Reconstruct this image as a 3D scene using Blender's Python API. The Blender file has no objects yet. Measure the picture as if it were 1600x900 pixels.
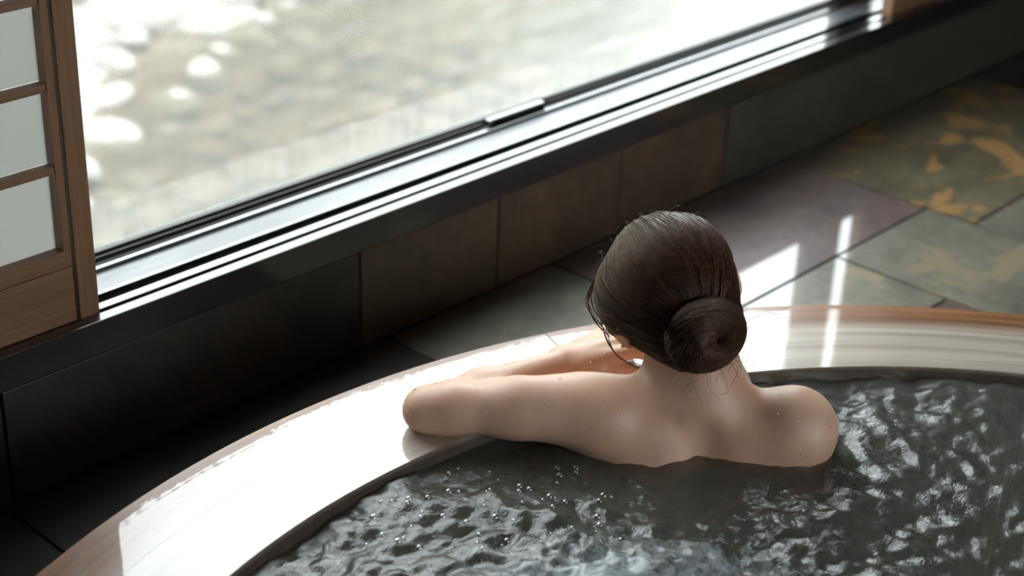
import bpy, bmesh, math, random
import numpy as np
from mathutils import Vector, Matrix

random.seed(7)
RNG = np.random.default_rng(11)
SC = bpy.context.scene
COL = SC.collection

# ------------------------------------------------------------------ camera
CAM_PITCH, CAM_ROLL, CAM_HEAD = 0.471257, -0.0403413, 0.7372877
FPX = 2548.094
cam_d = bpy.data.cameras.new('camera')
cam = bpy.data.objects.new('camera', cam_d)
COL.objects.link(cam)
cam_d.sensor_width = 36.0
cam_d.lens = FPX / 1600.0 * 36.0
cam_d.clip_start = 0.05
_f = Vector((math.cos(CAM_HEAD) * math.cos(CAM_PITCH), math.sin(CAM_HEAD) * math.cos(CAM_PITCH), -math.sin(CAM_PITCH)))
_r = Vector((math.sin(CAM_HEAD), -math.cos(CAM_HEAD), 0))
_d = _f.cross(_r)
_c, _s = math.cos(CAM_ROLL), math.sin(CAM_ROLL)
_right = _c * _r + _s * _d
_down = -_s * _r + _c * _d
cam.matrix_world = Matrix(((_right.x, -_down.x, -_f.x, 0.0), (_right.y, -_down.y, -_f.y, 0.0),
                           (_right.z, -_down.z, -_f.z, 1.13), (0, 0, 0, 1)))
cam_d.dof.use_dof = True
cam_d.dof.focus_distance = 2.10
cam_d.dof.aperture_fstop = 3.0
SC.camera = cam

# ------------------------------------------------------------------ sky and exposure
SKY = 6.0
world = bpy.data.worlds.new('overcast_sky')
SC.world = world
world.use_nodes = True
bg = world.node_tree.nodes['Background']
bg.inputs[0].default_value = (0.93, 0.97, 1.0, 1)
bg.inputs[1].default_value = SKY
SC.view_settings.view_transform = 'Standard'
SC.view_settings.look = 'None'
SC.view_settings.gamma = 1
SC.view_settings.use_curve_mapping = False
SC.view_settings.exposure = 0.45
SC.cycles.use_denoising = True
SC.cycles.max_bounces = 10
SC.cycles.transparent_max_bounces = 16
SC.cycles.caustics_reflective = False
SC.cycles.caustics_refractive = False

YW = 1.774            # inner face of the window wall
ZF = -0.20            # floor
ZC = 2.15             # ceiling
X0, X1, Y0 = -1.7, 4.9, -2.9
WX0, WX1, WZ1 = 0.20, 3.49, 1.75   # window opening


W2 = (0.0, 2.9, 0.35, 1.75)        # added unseen window behind the camera, for fill daylight

# ------------------------------------------------------------------ helpers
def link(o, parent=None):
    COL.objects.link(o)
    if parent is not None:
        o.parent = parent
    return o


def tag(o, label=None, cat=None, group=None, kind=None):
    if label:
        o['label'] = label
    if cat:
        o['category'] = cat
    if group:
        o['group'] = group
    if kind:
        o['kind'] = kind
    return o


def obj(name, bm, mat, parent=None, smooth=False):
    me = bpy.data.meshes.new(name)
    bm.to_mesh(me)
    bm.free()
    if smooth:
        me.polygons.foreach_set('use_smooth', [True] * len(me.polygons))
    if mat is not None:
        me.materials.append(mat)
    return link(bpy.data.objects.new(name, me), parent)


def pyobj(name, v, f, mat, parent=None, smooth=True):
    me = bpy.data.meshes.new(name)
    v = np.asarray(v, dtype=np.float32)
    f = np.asarray(f, dtype=np.int32)
    k = f.shape[1]
    me.vertices.add(len(v))
    me.vertices.foreach_set('co', v.ravel())
    me.loops.add(f.size)
    me.loops.foreach_set('vertex_index', f.ravel())
    me.polygons.add(len(f))
    me.polygons.foreach_set('loop_start', np.arange(0, f.size, k, dtype=np.int32))
    me.update(calc_edges=True)
    me.validate()
    me.polygons.foreach_set('use_smooth', [smooth] * len(me.polygons))
    if mat is not None:
        me.materials.append(mat)
    return link(bpy.data.objects.new(name, me), parent)


def empty(name, loc=(0, 0, 0)):
    o = bpy.data.objects.new(name, None)
    o.location = loc
    o.empty_display_size = 0.05
    return link(o)


def box(bm, x0, x1, y0, y1, z0, z1, bev=0.0):
    r = bmesh.ops.create_cube(bm, size=1.0)
    for v in r['verts']:
        v.co = Vector(((x0 + x1) / 2 + v.co.x * (x1 - x0), (y0 + y1) / 2 + v.co.y * (y1 - y0), (z0 + z1) / 2 + v.co.z * (z1 - z0)))
    if bev > 0:
        es = set(e for v in r['verts'] for e in v.link_edges)
        bmesh.ops.bevel(bm, geom=list(es), offset=bev, segments=2, affect='EDGES', profile=0.5)


def boxobj(name, x0, x1, y0, y1, z0, z1, mat, parent=None, bev=0.0):
    bm = bmesh.new()
    box(bm, x0, x1, y0, y1, z0, z1, bev)
    return obj(name, bm, mat, parent)


# ------------------------------------------------------------------ materials
class NT:
    def __init__(self, name):
        self.m = bpy.data.materials.new(name)
        self.m.use_nodes = True
        self.t = self.m.node_tree
        self.n = self.t.nodes
        self.p = self.n['Principled BSDF']
        self.out = self.n['Material Output']
        self._obj = None

    def node(self, typ, **kw):
        nd = self.n.new(typ)
        for k, v in kw.items():
            setattr(nd, k, v)
        return nd

    def l(self, a, b):
        self.t.links.new(a, b)

    def coords(self, scale=(1, 1, 1), kind='Object', rot=(0, 0, 0), rand=False):
        tc = self.node('ShaderNodeTexCoord')
        mp = self.node('ShaderNodeMapping')
        mp.inputs['Scale'].default_value = scale
        mp.inputs['Rotation'].default_value = rot
        self.l(tc.outputs[kind], mp.inputs[0])
        if rand:
            oi = self.node('ShaderNodeObjectInfo')
            mu = self.node('ShaderNodeMath', operation='MULTIPLY')
            mu.inputs[1].default_value = 37.0
            self.l(oi.outputs['Random'], mu.inputs[0])
            cb = self.node('ShaderNodeCombineXYZ')
            for i in range(3):
                self.l(mu.outputs[0], cb.inputs[i])
            self.l(cb.outputs[0], mp.inputs['Location'])
        return mp.outputs[0]

    def noise(self, vec, scale, detail=5, rough=0.55, dist=0.0):
        nd = self.node('ShaderNodeTexNoise')
        nd.inputs['Scale'].default_value = scale
        nd.inputs['Detail'].default_value = detail
        nd.inputs['Roughness'].default_value = rough
        nd.inputs['Distortion'].default_value = dist
        if vec is not None:
            self.l(vec, nd.inputs['Vector'])
        return nd.outputs['Fac']

    def ramp(self, fac, stops, interp='LINEAR'):
        nd = self.node('ShaderNodeValToRGB')
        cr = nd.color_ramp
        cr.interpolation = interp
        while len(cr.elements) > 1:
            cr.elements.remove(cr.elements[-1])
        for i, (p, c) in enumerate(stops):
            e = cr.elements[0] if i == 0 else cr.elements.new(p)
            e.position = p
            if not isinstance(c, (tuple, list)):
                c = (c, c, c)
            e.color = tuple(c[:3]) + (1,)
        self.l(fac, nd.inputs[0])
        return nd.outputs[0]

    def mix(self, fac, a, b, blend='MIX'):
        nd = self.node('ShaderNodeMix', data_type='RGBA', blend_type=blend)
        for s, v in ((nd.inputs[0], fac), (nd.inputs[6], a), (nd.inputs[7], b)):
            if hasattr(v, 'is_linked') or hasattr(v, 'node'):
                self.l(v, s)
            else:
                s.default_value = v if not isinstance(v, tuple) else tuple(v[:3]) + (1,)
        return nd.outputs[2]

    def math(self, op, a, b=None, clamp=False):
        nd = self.node('ShaderNodeMath', operation=op)
        nd.use_clamp = clamp
        for i, v in enumerate((a, b)):
            if v is None:
                continue
            if hasattr(v, 'node'):
                self.l(v, nd.inputs[i])
            else:
                nd.inputs[i].default_value = v
        return nd.outputs[0]

    def fresnel(self, ior, bump=None):
        g = self.node('ShaderNodeNewGeometry')
        fr = self.node('ShaderNodeFresnel')
        mr = self.node('ShaderNodeMapRange')
        mr.inputs['To Min'].default_value = ior
        mr.inputs['To Max'].default_value = 1.0 / ior
        self.l(g.outputs['Backfacing'], mr.inputs['Value'])
        self.l(mr.outputs[0], fr.inputs[0])
        if bump is not None:
            self.l(bump.outputs[0], fr.inputs['Normal'])
        return fr

    def bump(self, h, strength=0.3, dist=0.01, target='Normal'):
        nd = self.node('ShaderNodeBump')
        nd.inputs['Strength'].default_value = strength
        nd.inputs['Distance'].default_value = dist
        self.l(h, nd.inputs['Height'])
        self.l(nd.outputs[0], self.p.inputs[target])
        return nd

    def set(self, **kw):
        for k, v in kw.items():
            s = self.p.inputs[k.replace('_', ' ')]
            if hasattr(v, 'node'):
                self.l(v, s)
            else:
                s.default_value = v if not (isinstance(v, tuple) and len(v) == 3) else v + (1,)
        return self


def slate(name, stops, wet=0.06, scale=5.0, coat=0.0, stain=None, bump=0.25, rough=0.35):
    t = NT(name)
    v = t.coords(rand=True)
    n1 = t.noise(v, scale, 6, 0.6, 0.6)
    col = t.ramp(n1, stops)
    n2 = t.noise(v, scale * 7, 5, 0.6)
    col = t.mix(0.35, col, t.ramp(n2, [(0.3, (0.02, 0.02, 0.02)), (0.7, (0.75, 0.75, 0.75))]), 'OVERLAY')
    if stain is not None:
        n3 = t.noise(v, stain[1], 7, 0.6, 0.9)
        f = t.ramp(n3, [(stain[2], 0.0), (stain[2] + 0.03, 1.0)])
        col = t.mix(f, col, stain[0])
    rg = t.ramp(t.noise(v, 3.0, 3), [(0.35, wet), (0.65, wet + 0.05)])
    t.set(Base_Color=col, Roughness=rough, Coat_Weight=coat, Coat_IOR=1.7)
    t.l(rg, t.p.inputs['Coat Roughness'])
    h = t.math('ADD', t.math('MULTIPLY', n2, 0.5), n1)
    t.bump(h, bump, 0.004)
    return t.m


def wood(name, dark, light, axis='x', scale=1.0, rough=0.5, coat=0.0, coat_rough=0.1, fine=0.5, bump=0.15):
    t = NT(name)
    st = {'x': (1.2, 22, 22), 'y': (22, 1.2, 22), 'z': (22, 22, 1.2)}[axis]
    v = t.coords(scale=tuple(s * scale for s in st), rand=True)
    n = t.noise(v, 1.6, 6, 0.62, 0.7)
    n2 = t.noise(v, 9, 3, 0.6)
    col = t.ramp(n, [(0.32, dark), (0.68, light)])
    col = t.mix(0.25 * fine, col, t.ramp(n2, [(0.35, (0.05, 0.04, 0.03)), (0.6, (0.9, 0.9, 0.9))]), 'MULTIPLY')
    t.set(Base_Color=col, Roughness=rough, Coat_Weight=coat, Coat_Roughness=coat_rough, Coat_IOR=1.45)
    t.bump(t.math('ADD', n, t.math('MULTIPLY', n2, 0.4)), bump, 0.002)
    return t.m


M = {}
M['slate_black'] = slate('black slate', [(0.3, (0.012, 0.0115, 0.011)), (0.7, (0.042, 0.034, 0.029))], coat=0.1, wet=0.25, rough=0.5, bump=0.2)
M['slate_brown'] = slate('brown slate', [(0.3, (0.050, 0.033, 0.021)), (0.7, (0.108, 0.068, 0.040))], coat=0.15, wet=0.3, rough=0.5, bump=0.2)
M['slate_olive'] = slate('olive slate wall', [(0.3, (0.035, 0.036, 0.028)), (0.7, (0.065, 0.060, 0.045))], coat=0.15, wet=0.3, rough=0.5, bump=0.2)
M['floor_purple'] = slate('wet purple slate', [(0.3, (0.090, 0.066, 0.064)), (0.7, (0.165, 0.118, 0.110))], coat=1.0, wet=0.02, bump=0.05)
M['floor_green'] = slate('wet green slate', [(0.3, (0.105, 0.105, 0.082)), (0.7, (0.21, 0.20, 0.155))], coat=1.0, wet=0.02, bump=0.05,
                         stain=((0.24, 0.20, 0.13), 5.0, 0.60))
M['floor_ochre'] = slate('wet ochre stained slate', [(0.3, (0.085, 0.072, 0.046)), (0.7, (0.16, 0.135, 0.085))], coat=1.0, wet=0.02, bump=0.05,
                         stain=((0.33, 0.19, 0.075), 6.0, 0.525))
M['floor_grey'] = slate('wet dark slate', [(0.3, (0.025, 0.025, 0.024)), (0.7, (0.06, 0.056, 0.05))], coat=1.0, wet=0.02, bump=0.05)
M['grout'] = NT('dark grout').set(Base_Color=(0.02, 0.02, 0.018), Roughness=0.6).m

M['shoji_wood'] = wood('brown shoji wood', (0.19, 0.098, 0.052), (0.265, 0.145, 0.080), 'z', 3.0, 0.45, fine=0.4)
M['shoji_wood_h'] = wood('brown shoji wood horizontal', (0.19, 0.098, 0.052), (0.265, 0.145, 0.080), 'x', 3.0, 0.45, fine=0.4)
M['pale_wood'] = wood('pale planed wood', (0.42, 0.28, 0.17), (0.62, 0.47, 0.32), 'z', 3.0, 0.4)

t = NT('shoji paper')
v = t.coords()
tr = t.node('ShaderNodeBsdfTranslucent')
tr.inputs[0].default_value = (0.78, 0.78, 0.76, 1)
df = t.node('ShaderNodeBsdfDiffuse')
df.inputs[0].default_value = (0.6, 0.6, 0.58, 1)
mx = t.node('ShaderNodeMixShader')
mx.inputs[0].default_value = 0.36
t.l(df.outputs[0], mx.inputs[1])
t.l(tr.outputs[0], mx.inputs[2])
t.l(mx.outputs[0], t.out.inputs[0])
M['paper'] = t.m

t = NT('black lacquered trim')
v = t.coords()
t.set(Base_Color=(0.008, 0.008, 0.009), Roughness=0.35, Coat_Weight=1.0, Coat_Roughness=0.06, Coat_IOR=1.6)
t.p.inputs['Specular IOR Level'].default_value = 0.3
M['black'] = t.m
M['gasket'] = NT('black rubber').set(Base_Color=(0.01, 0.01, 0.01), Roughness=0.5).m

t = NT('wet aluminium')
v = t.coords(scale=(0.35, 1, 1))
n = t.noise(v, 60, 4, 0.6)
n0 = t.noise(v, 6, 3, 0.5)
n0 = t.ramp(n0, [(0.38, 0.05), (0.6, 0.4)])
t.set(Base_Color=(0.085, 0.09, 0.10), Metallic=0.0, Roughness=0.4, Coat_Weight=1.0, Coat_IOR=1.33)
t.l(n0, t.p.inputs['Coat Roughness'])
nb = t.node('ShaderNodeBump')
nb.inputs['Strength'].default_value = 0.35
nb.inputs['Distance'].default_value = 0.003
t.l(n, nb.inputs['Height'])
t.l(nb.outputs[0], t.p.inputs['Coat Normal'])
M['alu'] = t.m
t = NT('polished aluminium track')
t.set(Base_Color=(0.26, 0.265, 0.27), Metallic=1.0, Roughness=0.15)
M['alu2'] = t.m
M['bronze'] = NT('dark bronze window sash').set(Base_Color=(0.05, 0.045, 0.045), Metallic=0.6, Roughness=0.3).m

t = NT('misted window glass')
v = t.coords()
sep = t.node('ShaderNodeSeparateXYZ')
t.l(v, sep.inputs[0])
wob = t.noise(t.coords(scale=(3, 1, 1)), 4, 4)
zz = t.math('ADD', sep.outputs[2], t.math('MULTIPLY', wob, -0.02))
band = t.ramp(zz, [(0.103, 1.0), (0.106, 0.0)])
streak = t.ramp(t.noise(t.coords(scale=(90, 1, 4)), 2.0, 4), [(0.4, 0.35), (0.7, 1.0)])
haze = t.math('MULTIPLY', band, t.math('MULTIPLY', streak, 0.09))
haze = t.math('ADD', haze, 0.03, True)
tp = t.node('ShaderNodeBsdfTransparent')
tp.inputs[0].default_value = (0.95, 0.97, 0.96, 1)
tl = t.node('ShaderNodeBsdfTranslucent')
tl.inputs[0].default_value = (0.8, 0.81, 0.79, 1)
gl = t.node('ShaderNodeBsdfGlossy')
gl.inputs['Roughness'].default_value = 0.02
m1 = t.node('ShaderNodeMixShader')
t.l(haze, m1.inputs[0])
t.l(tp.outputs[0], m1.inputs[1])
t.l(tl.outputs[0], m1.inputs[2])
fr = t.fresnel(1.3)
m2 = t.node('ShaderNodeMixShader')
t.l(fr.outputs[0], m2.inputs[0])
t.l(m1.outputs[0], m2.inputs[1])
t.l(gl.outputs[0], m2.inputs[2])
t.l(m2.outputs[0], t.out.inputs[0])
M['glass'] = t.m

M['plaster'] = NT('dark plaster').set(Base_Color=(0.055, 0.048, 0.04), Roughness=0.8).m
M['ceiling'] = wood('cedar ceiling', (0.14, 0.08, 0.045), (0.22, 0.13, 0.08), 'x', 0.6, 0.6)

# bath timber: grain follows the boards; wet film as a clear coat
t = NT('wet cypress rim')
v = t.coords()
tc = t.node('ShaderNodeTexCoord')
sp = t.node('ShaderNodeSeparateXYZ')
t.l(tc.outputs['Object'], sp.inputs[0])
r2 = t.math('ADD', t.math('MULTIPLY', sp.outputs[0], sp.outputs[0]), t.math('MULTIPLY', sp.outputs[1], sp.outputs[1]))
rad0 = t.math('SQRT', r2)
ang = t.math('ARCTAN2', sp.outputs[1], sp.outputs[0])
oi = t.node('ShaderNodeObjectInfo')
cb = t.node('ShaderNodeCombineXYZ')
t.l(t.math('MULTIPLY', ang, 1.6), cb.inputs[0])
t.l(t.math('MULTIPLY', rad0, 55.0), cb.inputs[1])
t.l(t.math('MULTIPLY', oi.outputs['Random'], 40.0), cb.inputs[2])
n = t.noise(cb.outputs[0], 1.0, 6, 0.62, 0.5)
nb = t.noise(v, 2.2, 3, 0.5, 0.4)
pale = t.ramp(n, [(0.3, (0.29, 0.235, 0.19)), (0.62, (0.47, 0.415, 0.36))])
ruddy = t.ramp(n, [(0.3, (0.10, 0.036, 0.013)), (0.65, (0.29, 0.13, 0.055))])
rad = t.math('ADD', rad0, t.math('MULTIPLY', t.math('SUBTRACT', nb, 0.5), 0.09))
fac = t.ramp(t.math('SUBTRACT', rad, 0.7), [(0.418, 0.0), (0.455, 1.0)])
col = t.mix(fac, pale, ruddy)
# soaked, blackened inner edge above the water line
edge = t.math('ADD', rad0, t.math('MULTIPLY', t.noise(v, 60, 3), 0.003))
ef = t.ramp(t.math('SUBTRACT', edge, 0.7), [(0.3235, 1.0), (0.3265, 0.0)])
col = t.mix(ef, col, (0.055, 0.040, 0.030))
t.set(Base_Color=col, Roughness=0.35, Coat_Roughness=0.025, Coat_IOR=1.6)
t.bump(n, 0.10, 0.002)
# water film over the top, breaking up towards the dry outer edge
ragged = t.math('ADD', rad0, t.math('ADD', t.math('ADD', t.math('MULTIPLY', t.math('SUBTRACT', t.noise(cb.outputs[0], 4.0, 5, 0.65), 0.5), 0.045), t.math('MULTIPLY', t.math('SUBTRACT', t.noise(v, 70, 4, 0.7), 0.5), 0.035)),
                                  t.math('MULTIPLY', t.math('SUBTRACT', t.noise(v, 3.0, 2), 0.5), 0.05)))
film = t.ramp(t.math('SUBTRACT', ragged, 0.7), [(0.4945, 1.0), (0.4960, 0.0)])
t.l(film, t.p.inputs['Coat Weight'])
cbp = t.node('ShaderNodeBump')
cbp.inputs['Strength'].default_value = 0.06
cbp.inputs['Distance'].default_value = 0.003
t.l(t.noise(v, 9, 3), cbp.inputs['Height'])
t.l(cbp.outputs[0], t.p.inputs['Coat Normal'])
M['rim'] = t.m
M['stave'] = wood('soaked dark stave wood', (0.030, 0.022, 0.016), (0.12, 0.075, 0.045), 'z', 1.2, 0.35, coat=0.6, coat_rough=0.1)

# bath water: mirror-like surface over murky grey-green depth
t = NT('bath water')
tp = t.node('ShaderNodeBsdfTransparent')
tp.inputs[0].default_value = (0.80, 0.84, 0.80, 1)
df = t.node('ShaderNodeBsdfDiffuse')
df.inputs[0].default_value = (0.075, 0.079, 0.070, 1)
m1 = t.node('ShaderNodeMixShader')
m1.inputs[0].default_value = 0.50
t.l(tp.outputs[0], m1.inputs[1])
at = t.node('ShaderNodeAttribute')
at.attribute_name = 'foam'
fn = t.noise(t.coords(), 16, 6, 0.7, 1.2)
fn2 = t.noise(t.coords(), 70, 4, 0.65, 0.8)
ff = t.ramp(t.math('MULTIPLY', at.outputs['Fac'], t.math('MULTIPLY', fn, fn2)), [(0.10, 0.0), (0.26, 0.9)])
t.l(t.mix(ff, (0.105, 0.108, 0.096), (0.50, 0.56, 0.60)), df.inputs[0])
t.l(t.math('ADD', t.math('MULTIPLY', ff, 0.35), 0.62), m1.inputs[0])
t.l(df.outputs[0], m1.inputs[2])
gl = t.node('ShaderNodeBsdfGlossy')
gl.inputs['Roughness'].default_value = 0.03
bp = t.node('ShaderNodeBump')
bp.inputs['Strength'].default_value = 0.5
bp.inputs['Distance'].default_value = 0.004
t.l(t.noise(t.coords(), 80, 4, 0.6, 0.6), bp.inputs['Height'])
t.l(bp.outputs[0], gl.inputs['Normal'])
fr = t.fresnel(1.5, bp)
m2 = t.node('ShaderNodeMixShader')
t.l(fr.outputs[0], m2.inputs[0])
t.l(m1.outputs[0], m2.inputs[1])
t.l(gl.outputs[0], m2.inputs[2])
t.l(m2.outputs[0], t.out.inputs[0])
va = t.node('ShaderNodeVolumeAbsorption')
va.inputs['Color'].default_value = (0.55, 0.52, 0.42, 1)
va.inputs['Density'].default_value = 20.0
t.l(va.outputs[0], t.out.inputs['Volume'])
M['water'] = t.m

t = NT('skin')
v = t.coords()
n = t.noise(v, 14, 4, 0.55)
n2 = t.noise(v, 420, 2, 0.5)
col = t.ramp(n, [(0.3, (0.60, 0.355, 0.248)), (0.7, (0.70, 0.445, 0.322))])
t.set(Base_Color=col, Roughness=0.5, Subsurface_Weight=0.15, Subsurface_Scale=0.012, Coat_Weight=0.08, Coat_Roughness=0.3)
t.p.inputs['Subsurface Radius'].default_value = (1.0, 0.35, 0.2)
t.bump(n2, 0.06, 0.001)
M['skin'] = t.m
t = NT('dark brown hair')
oi = t.noise(t.coords(), 160, 3)
t.set(Base_Color=t.ramp(oi, [(0.3, (0.022, 0.0105, 0.0065)), (0.7, (0.095, 0.050, 0.032))]), Roughness=0.40)
t.p.inputs['Specular IOR Level'].default_value = 0.35
t.p.inputs['Specular Tint'].default_value = (1.0, 0.78, 0.64, 1)
M['hair'] = t.m
M['eye'] = NT('eye white').set(Base_Color=(0.7, 0.68, 0.66), Roughness=0.1).m
M['iris'] = NT('dark iris').set(Base_Color=(0.015, 0.009, 0.006), Roughness=0.1).m
M['gold'] = NT('gold').set(Base_Color=(0.75, 0.50, 0.22), Metallic=1.0, Roughness=0.2).m
t = NT('water bead')
tp = t.node('ShaderNodeBsdfTransparent')
gl = t.node('ShaderNodeBsdfGlossy')
gl.inputs['Roughness'].default_value = 0.03
m1 = t.node('ShaderNodeMixShader')
m1.inputs[0].default_value = 0.34
t.l(tp.outputs[0], m1.inputs[1])
t.l(gl.outputs[0], m1.inputs[2])
t.l(m1.outputs[0], t.out.inputs[0])
M['bead'] = t.m

t = NT('bleached river stone')
n = t.noise(t.coords(rand=True), 3.0, 5)
t.set(Base_Color=t.ramp(n, [(0.3, (0.15, 0.14, 0.125)), (0.7, (0.29, 0.275, 0.255))]), Roughness=0.8)
t.bump(n, 0.4, 0.05)
M['stone'] = t.m
t = NT('wet brown river stone')
n = t.noise(t.coords(rand=True), 3.0, 5)
t.set(Base_Color=t.ramp(n, [(0.3, (0.065, 0.046, 0.032)), (0.7, (0.17, 0.125, 0.09))]), Roughness=0.3)
M['stone_wet'] = t.m
t = NT('river bank gravel')
v = t.coords()
n = t.noise(v, 1.5, 6, 0.65)
n2 = t.noise(v, 9, 4, 0.6)
t.set(Base_Color=t.mix(0.5, t.ramp(n, [(0.35, (0.13, 0.115, 0.09)), (0.6, (0.27, 0.255, 0.23))]), t.ramp(n2, [(0.35, (0.09, 0.075, 0.06)), (0.6, (0.32, 0.30, 0.28))])), Roughness=0.9)
t.bump(n2, 0.5, 0.05)
M['gravel'] = t.m
t = NT('added unseen hillside')  # hillside added out of view, only to tone down the river's reflection
v = t.coords()
n = t.noise(v, 0.8, 6, 0.65)
t.set(Base_Color=t.ramp(n, [(0.35, (0.03, 0.045, 0.02)), (0.65, (0.09, 0.11, 0.05))]), Roughness=0.9)
t.bump(n, 1.0, 0.6)
M['added_forest'] = t.m
t = NT('river bed')
v = t.coords()
n = t.noise(v, 1.3, 6, 0.65, 0.5)
sp = t.node('ShaderNodeSeparateXYZ')
t.l(v, sp.inputs[0])
brown = t.ramp(n, [(0.35, (0.045, 0.031, 0.018)), (0.5, (0.090, 0.063, 0.040)), (0.65, (0.17, 0.13, 0.095))])
green = t.ramp(n, [(0.35, (0.040, 0.048, 0.034)), (0.5, (0.070, 0.076, 0.058)), (0.65, (0.11, 0.115, 0.095))])
dp = t.math('ADD', sp.outputs[2], t.math('MULTIPLY', n, 0.12))
t.set(Base_Color=t.mix(t.ramp(t.math('ADD', dp, 3.0), [(0.10, 1.0), (0.16, 0.0)]), brown, green), Roughness=0.7)
M['bed'] = t.m
t = NT('river water')
tp = t.node('ShaderNodeBsdfTransparent')
tp.inputs[0].default_value = (0.88, 0.82, 0.72, 1)
gl = t.node('ShaderNodeBsdfGlossy')
gl.inputs['Roughness'].default_value = 0.25
bp = t.node('ShaderNodeBump')
bp.inputs['Strength'].default_value = 0.35
bp.inputs['Distance'].default_value = 0.10
t.l(t.noise(t.coords(scale=(0.8, 2.6, 1), rot=(0, 0, math.radians(-25))), 1.6, 3, 0.5, 0.7), bp.inputs['Height'])
t.l(bp.outputs[0], gl.inputs['Normal'])
fr = t.fresnel(1.33, bp)
df = t.node('ShaderNodeBsdfDiffuse')
df.inputs[0].default_value = (0.042, 0.043, 0.038, 1)
m1 = t.node('ShaderNodeMixShader')
m1.inputs[0].default_value = 0.35
t.l(tp.outputs[0], m1.inputs[1])
t.l(df.outputs[0], m1.inputs[2])
m2 = t.node('ShaderNodeMixShader')
t.l(fr.outputs[0], m2.inputs[0])
t.l(m1.outputs[0], m2.inputs[1])
t.l(gl.outputs[0], m2.inputs[2])
t.l(m2.outputs[0], t.out.inputs[0])
M['river'] = t.m

# ------------------------------------------------------------------ tub geometry constants
TC = (1.1425, 0.227)
RO, RI = 1.215, 1.020
ZWATER = -0.019
ZTUB = -0.86


def in_tub(x, y, rr=1.10):
    return math.hypot(x - TC[0], y - TC[1]) < rr


# ------------------------------------------------------------------ room shell
def grid_slab(bm, x0, x1, y0, y1, z0, z1, n=None):
    """slab whose cells inside the tub wall are left out"""
    corners = [(x0, y0), (x1, y0), (x1, y1), (x0, y1)]
    near = abs((x0 + x1) / 2 - TC[0]) < 1.1 + (x1 - x0) / 2 and abs((y0 + y1) / 2 - TC[1]) < 1.1 + (y1 - y0) / 2
    if not near:
        box(bm, x0, x1, y0, y1, z0, z1)
        return True
    n = n or 14
    keep = []
    for i in range(n):
        for j in range(n):
            cx = x0 + (i + 0.5) * (x1 - x0) / n
            cy = y0 + (j + 0.5) * (y1 - y0) / n
            if not in_tub(cx, cy):
                keep.append((i, j))
    if not keep:
        return False
    if len(keep) == n * n:
        box(bm, x0, x1, y0, y1, z0, z1)
        return True
    vs = {}

    def vert(i, j):
        if (i, j) not in vs:
            vs[(i, j)] = bm.verts.new((x0 + i * (x1 - x0) / n, y0 + j * (y1 - y0) / n, z1))
        return vs[(i, j)]
    fs = [bm.faces.new((vert(i, j), vert(i + 1, j), vert(i + 1, j + 1), vert(i, j + 1))) for i, j in keep]
    r = bmesh.ops.extrude_face_region(bm, geom=fs)
    for g in r['geom']:
        if isinstance(g, bmesh.types.BMVert):
            g.co.z = z0
    bmesh.ops.recalc_face_normals(bm, faces=bm.faces)
    return True


bm = bmesh.new()
grid_slab(bm, X0, X1, Y0, YW + 0.02, ZF - 0.12, ZF - 0.004, 90)
floor = tag(obj('floor', bm, M['grout']), 'dark slate tiled bathhouse floor, wet', kind='structure')

# floor stones: (x0, x1, y0, y1, kind)
tiles = [
    (0.92, 1.646, 1.43, 1.774, 'floor_grey'), (0.25, 0.92, 1.43, 1.774, 'floor_grey'), (-0.4, 0.25, 1.43, 1.774, 'floor_grey'),
    (1.646, 2.06, 1.427, 1.774, 'floor_green'), (2.06, 2.815, 1.427, 1.774, 'floor_purple'),
    (2.815, 3.62, 1.322, 1.774, 'floor_ochre'), (3.62, 4.9, 1.322, 1.774, 'floor_grey'),
    (2.482, 2.815, 0.86, 1.427, 'floor_green'), (1.90, 2.482, 1.19, 1.427, 'floor_green'), (1.646, 1.90, 1.19, 1.427, 'floor_green'),
    (2.815, 3.35, 0.86, 1.322, 'floor_green'), (3.35, 4.0, 0.86, 1.322, 'floor_ochre'), (4.0, 4.9, 0.86, 1.322, 'floor_green'),
    (2.15, 2.482, 0.86, 1.19, 'floor_purple'), (1.646, 2.15, 0.86, 1.19, 'floor_grey'),
    (0.92, 1.646, 1.19, 1.43, 'floor_grey'), (0.25, 0.92, 1.10, 1.43, 'floor_grey'), (-0.4, 0.25, 1.10, 1.43, 'floor_grey'),
]
kinds = ['floor_green', 'floor_grey', 'floor_purple', 'floor_green', 'floor_ochre', 'floor_grey']
y = 0.86
k = 0
while y > Y0 + 0.05:
    ya = max(Y0, y - 0.44)
    x = 2.0 + (0.2 if k % 2 else 0.0)
    while x < X1 - 0.02:
        xb = min(X1, x + (0.66 if (k + int(x * 3)) % 3 else 0.44))
        tiles.append((x, xb, ya, y, kinds[(k * 2 + int(x * 2.3)) % 6]))
        x = xb
    x = 2.0 + (0.2 if k % 2 else 0.0)
    while x > X0 + 0.02:
        xa = max(X0, x - 0.66)
        tiles.append((xa, x, ya, y, kinds[(k + int(abs(x) * 1.7)) % 6]))
        x = xa
    y = ya
    k += 1
for (xa, xb, ya, yb) in [(-0.4 - 0.66, -0.4, 1.10, 1.774), (-1.7, -1.06, 1.10, 1.774)]:
    tiles.append((xa, xb, ya, yb, 'floor_grey'))
for (xa, xb, ya, yb) in [(-0.4, 0.25, 0.86, 1.10), (-1.7, -0.4, 0.86, 1.10), (0.25, 0.92, 0.86, 1.10)]:
    tiles.append((xa, xb, ya, yb, 'floor_grey'))
for i, (xa, xb, ya, yb, kd) in enumerate(tiles):
    bm = bmesh.new()
    g = 0.0035
    dz = random.uniform(-0.0008, 0.0008)
    if grid_slab(bm, xa + g, xb - g, ya + g, yb - g, ZF - 0.02, ZF + dz):
        o = obj('slate_tile', bm, M[kd], floor)
    else:
        bm.free()

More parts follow.
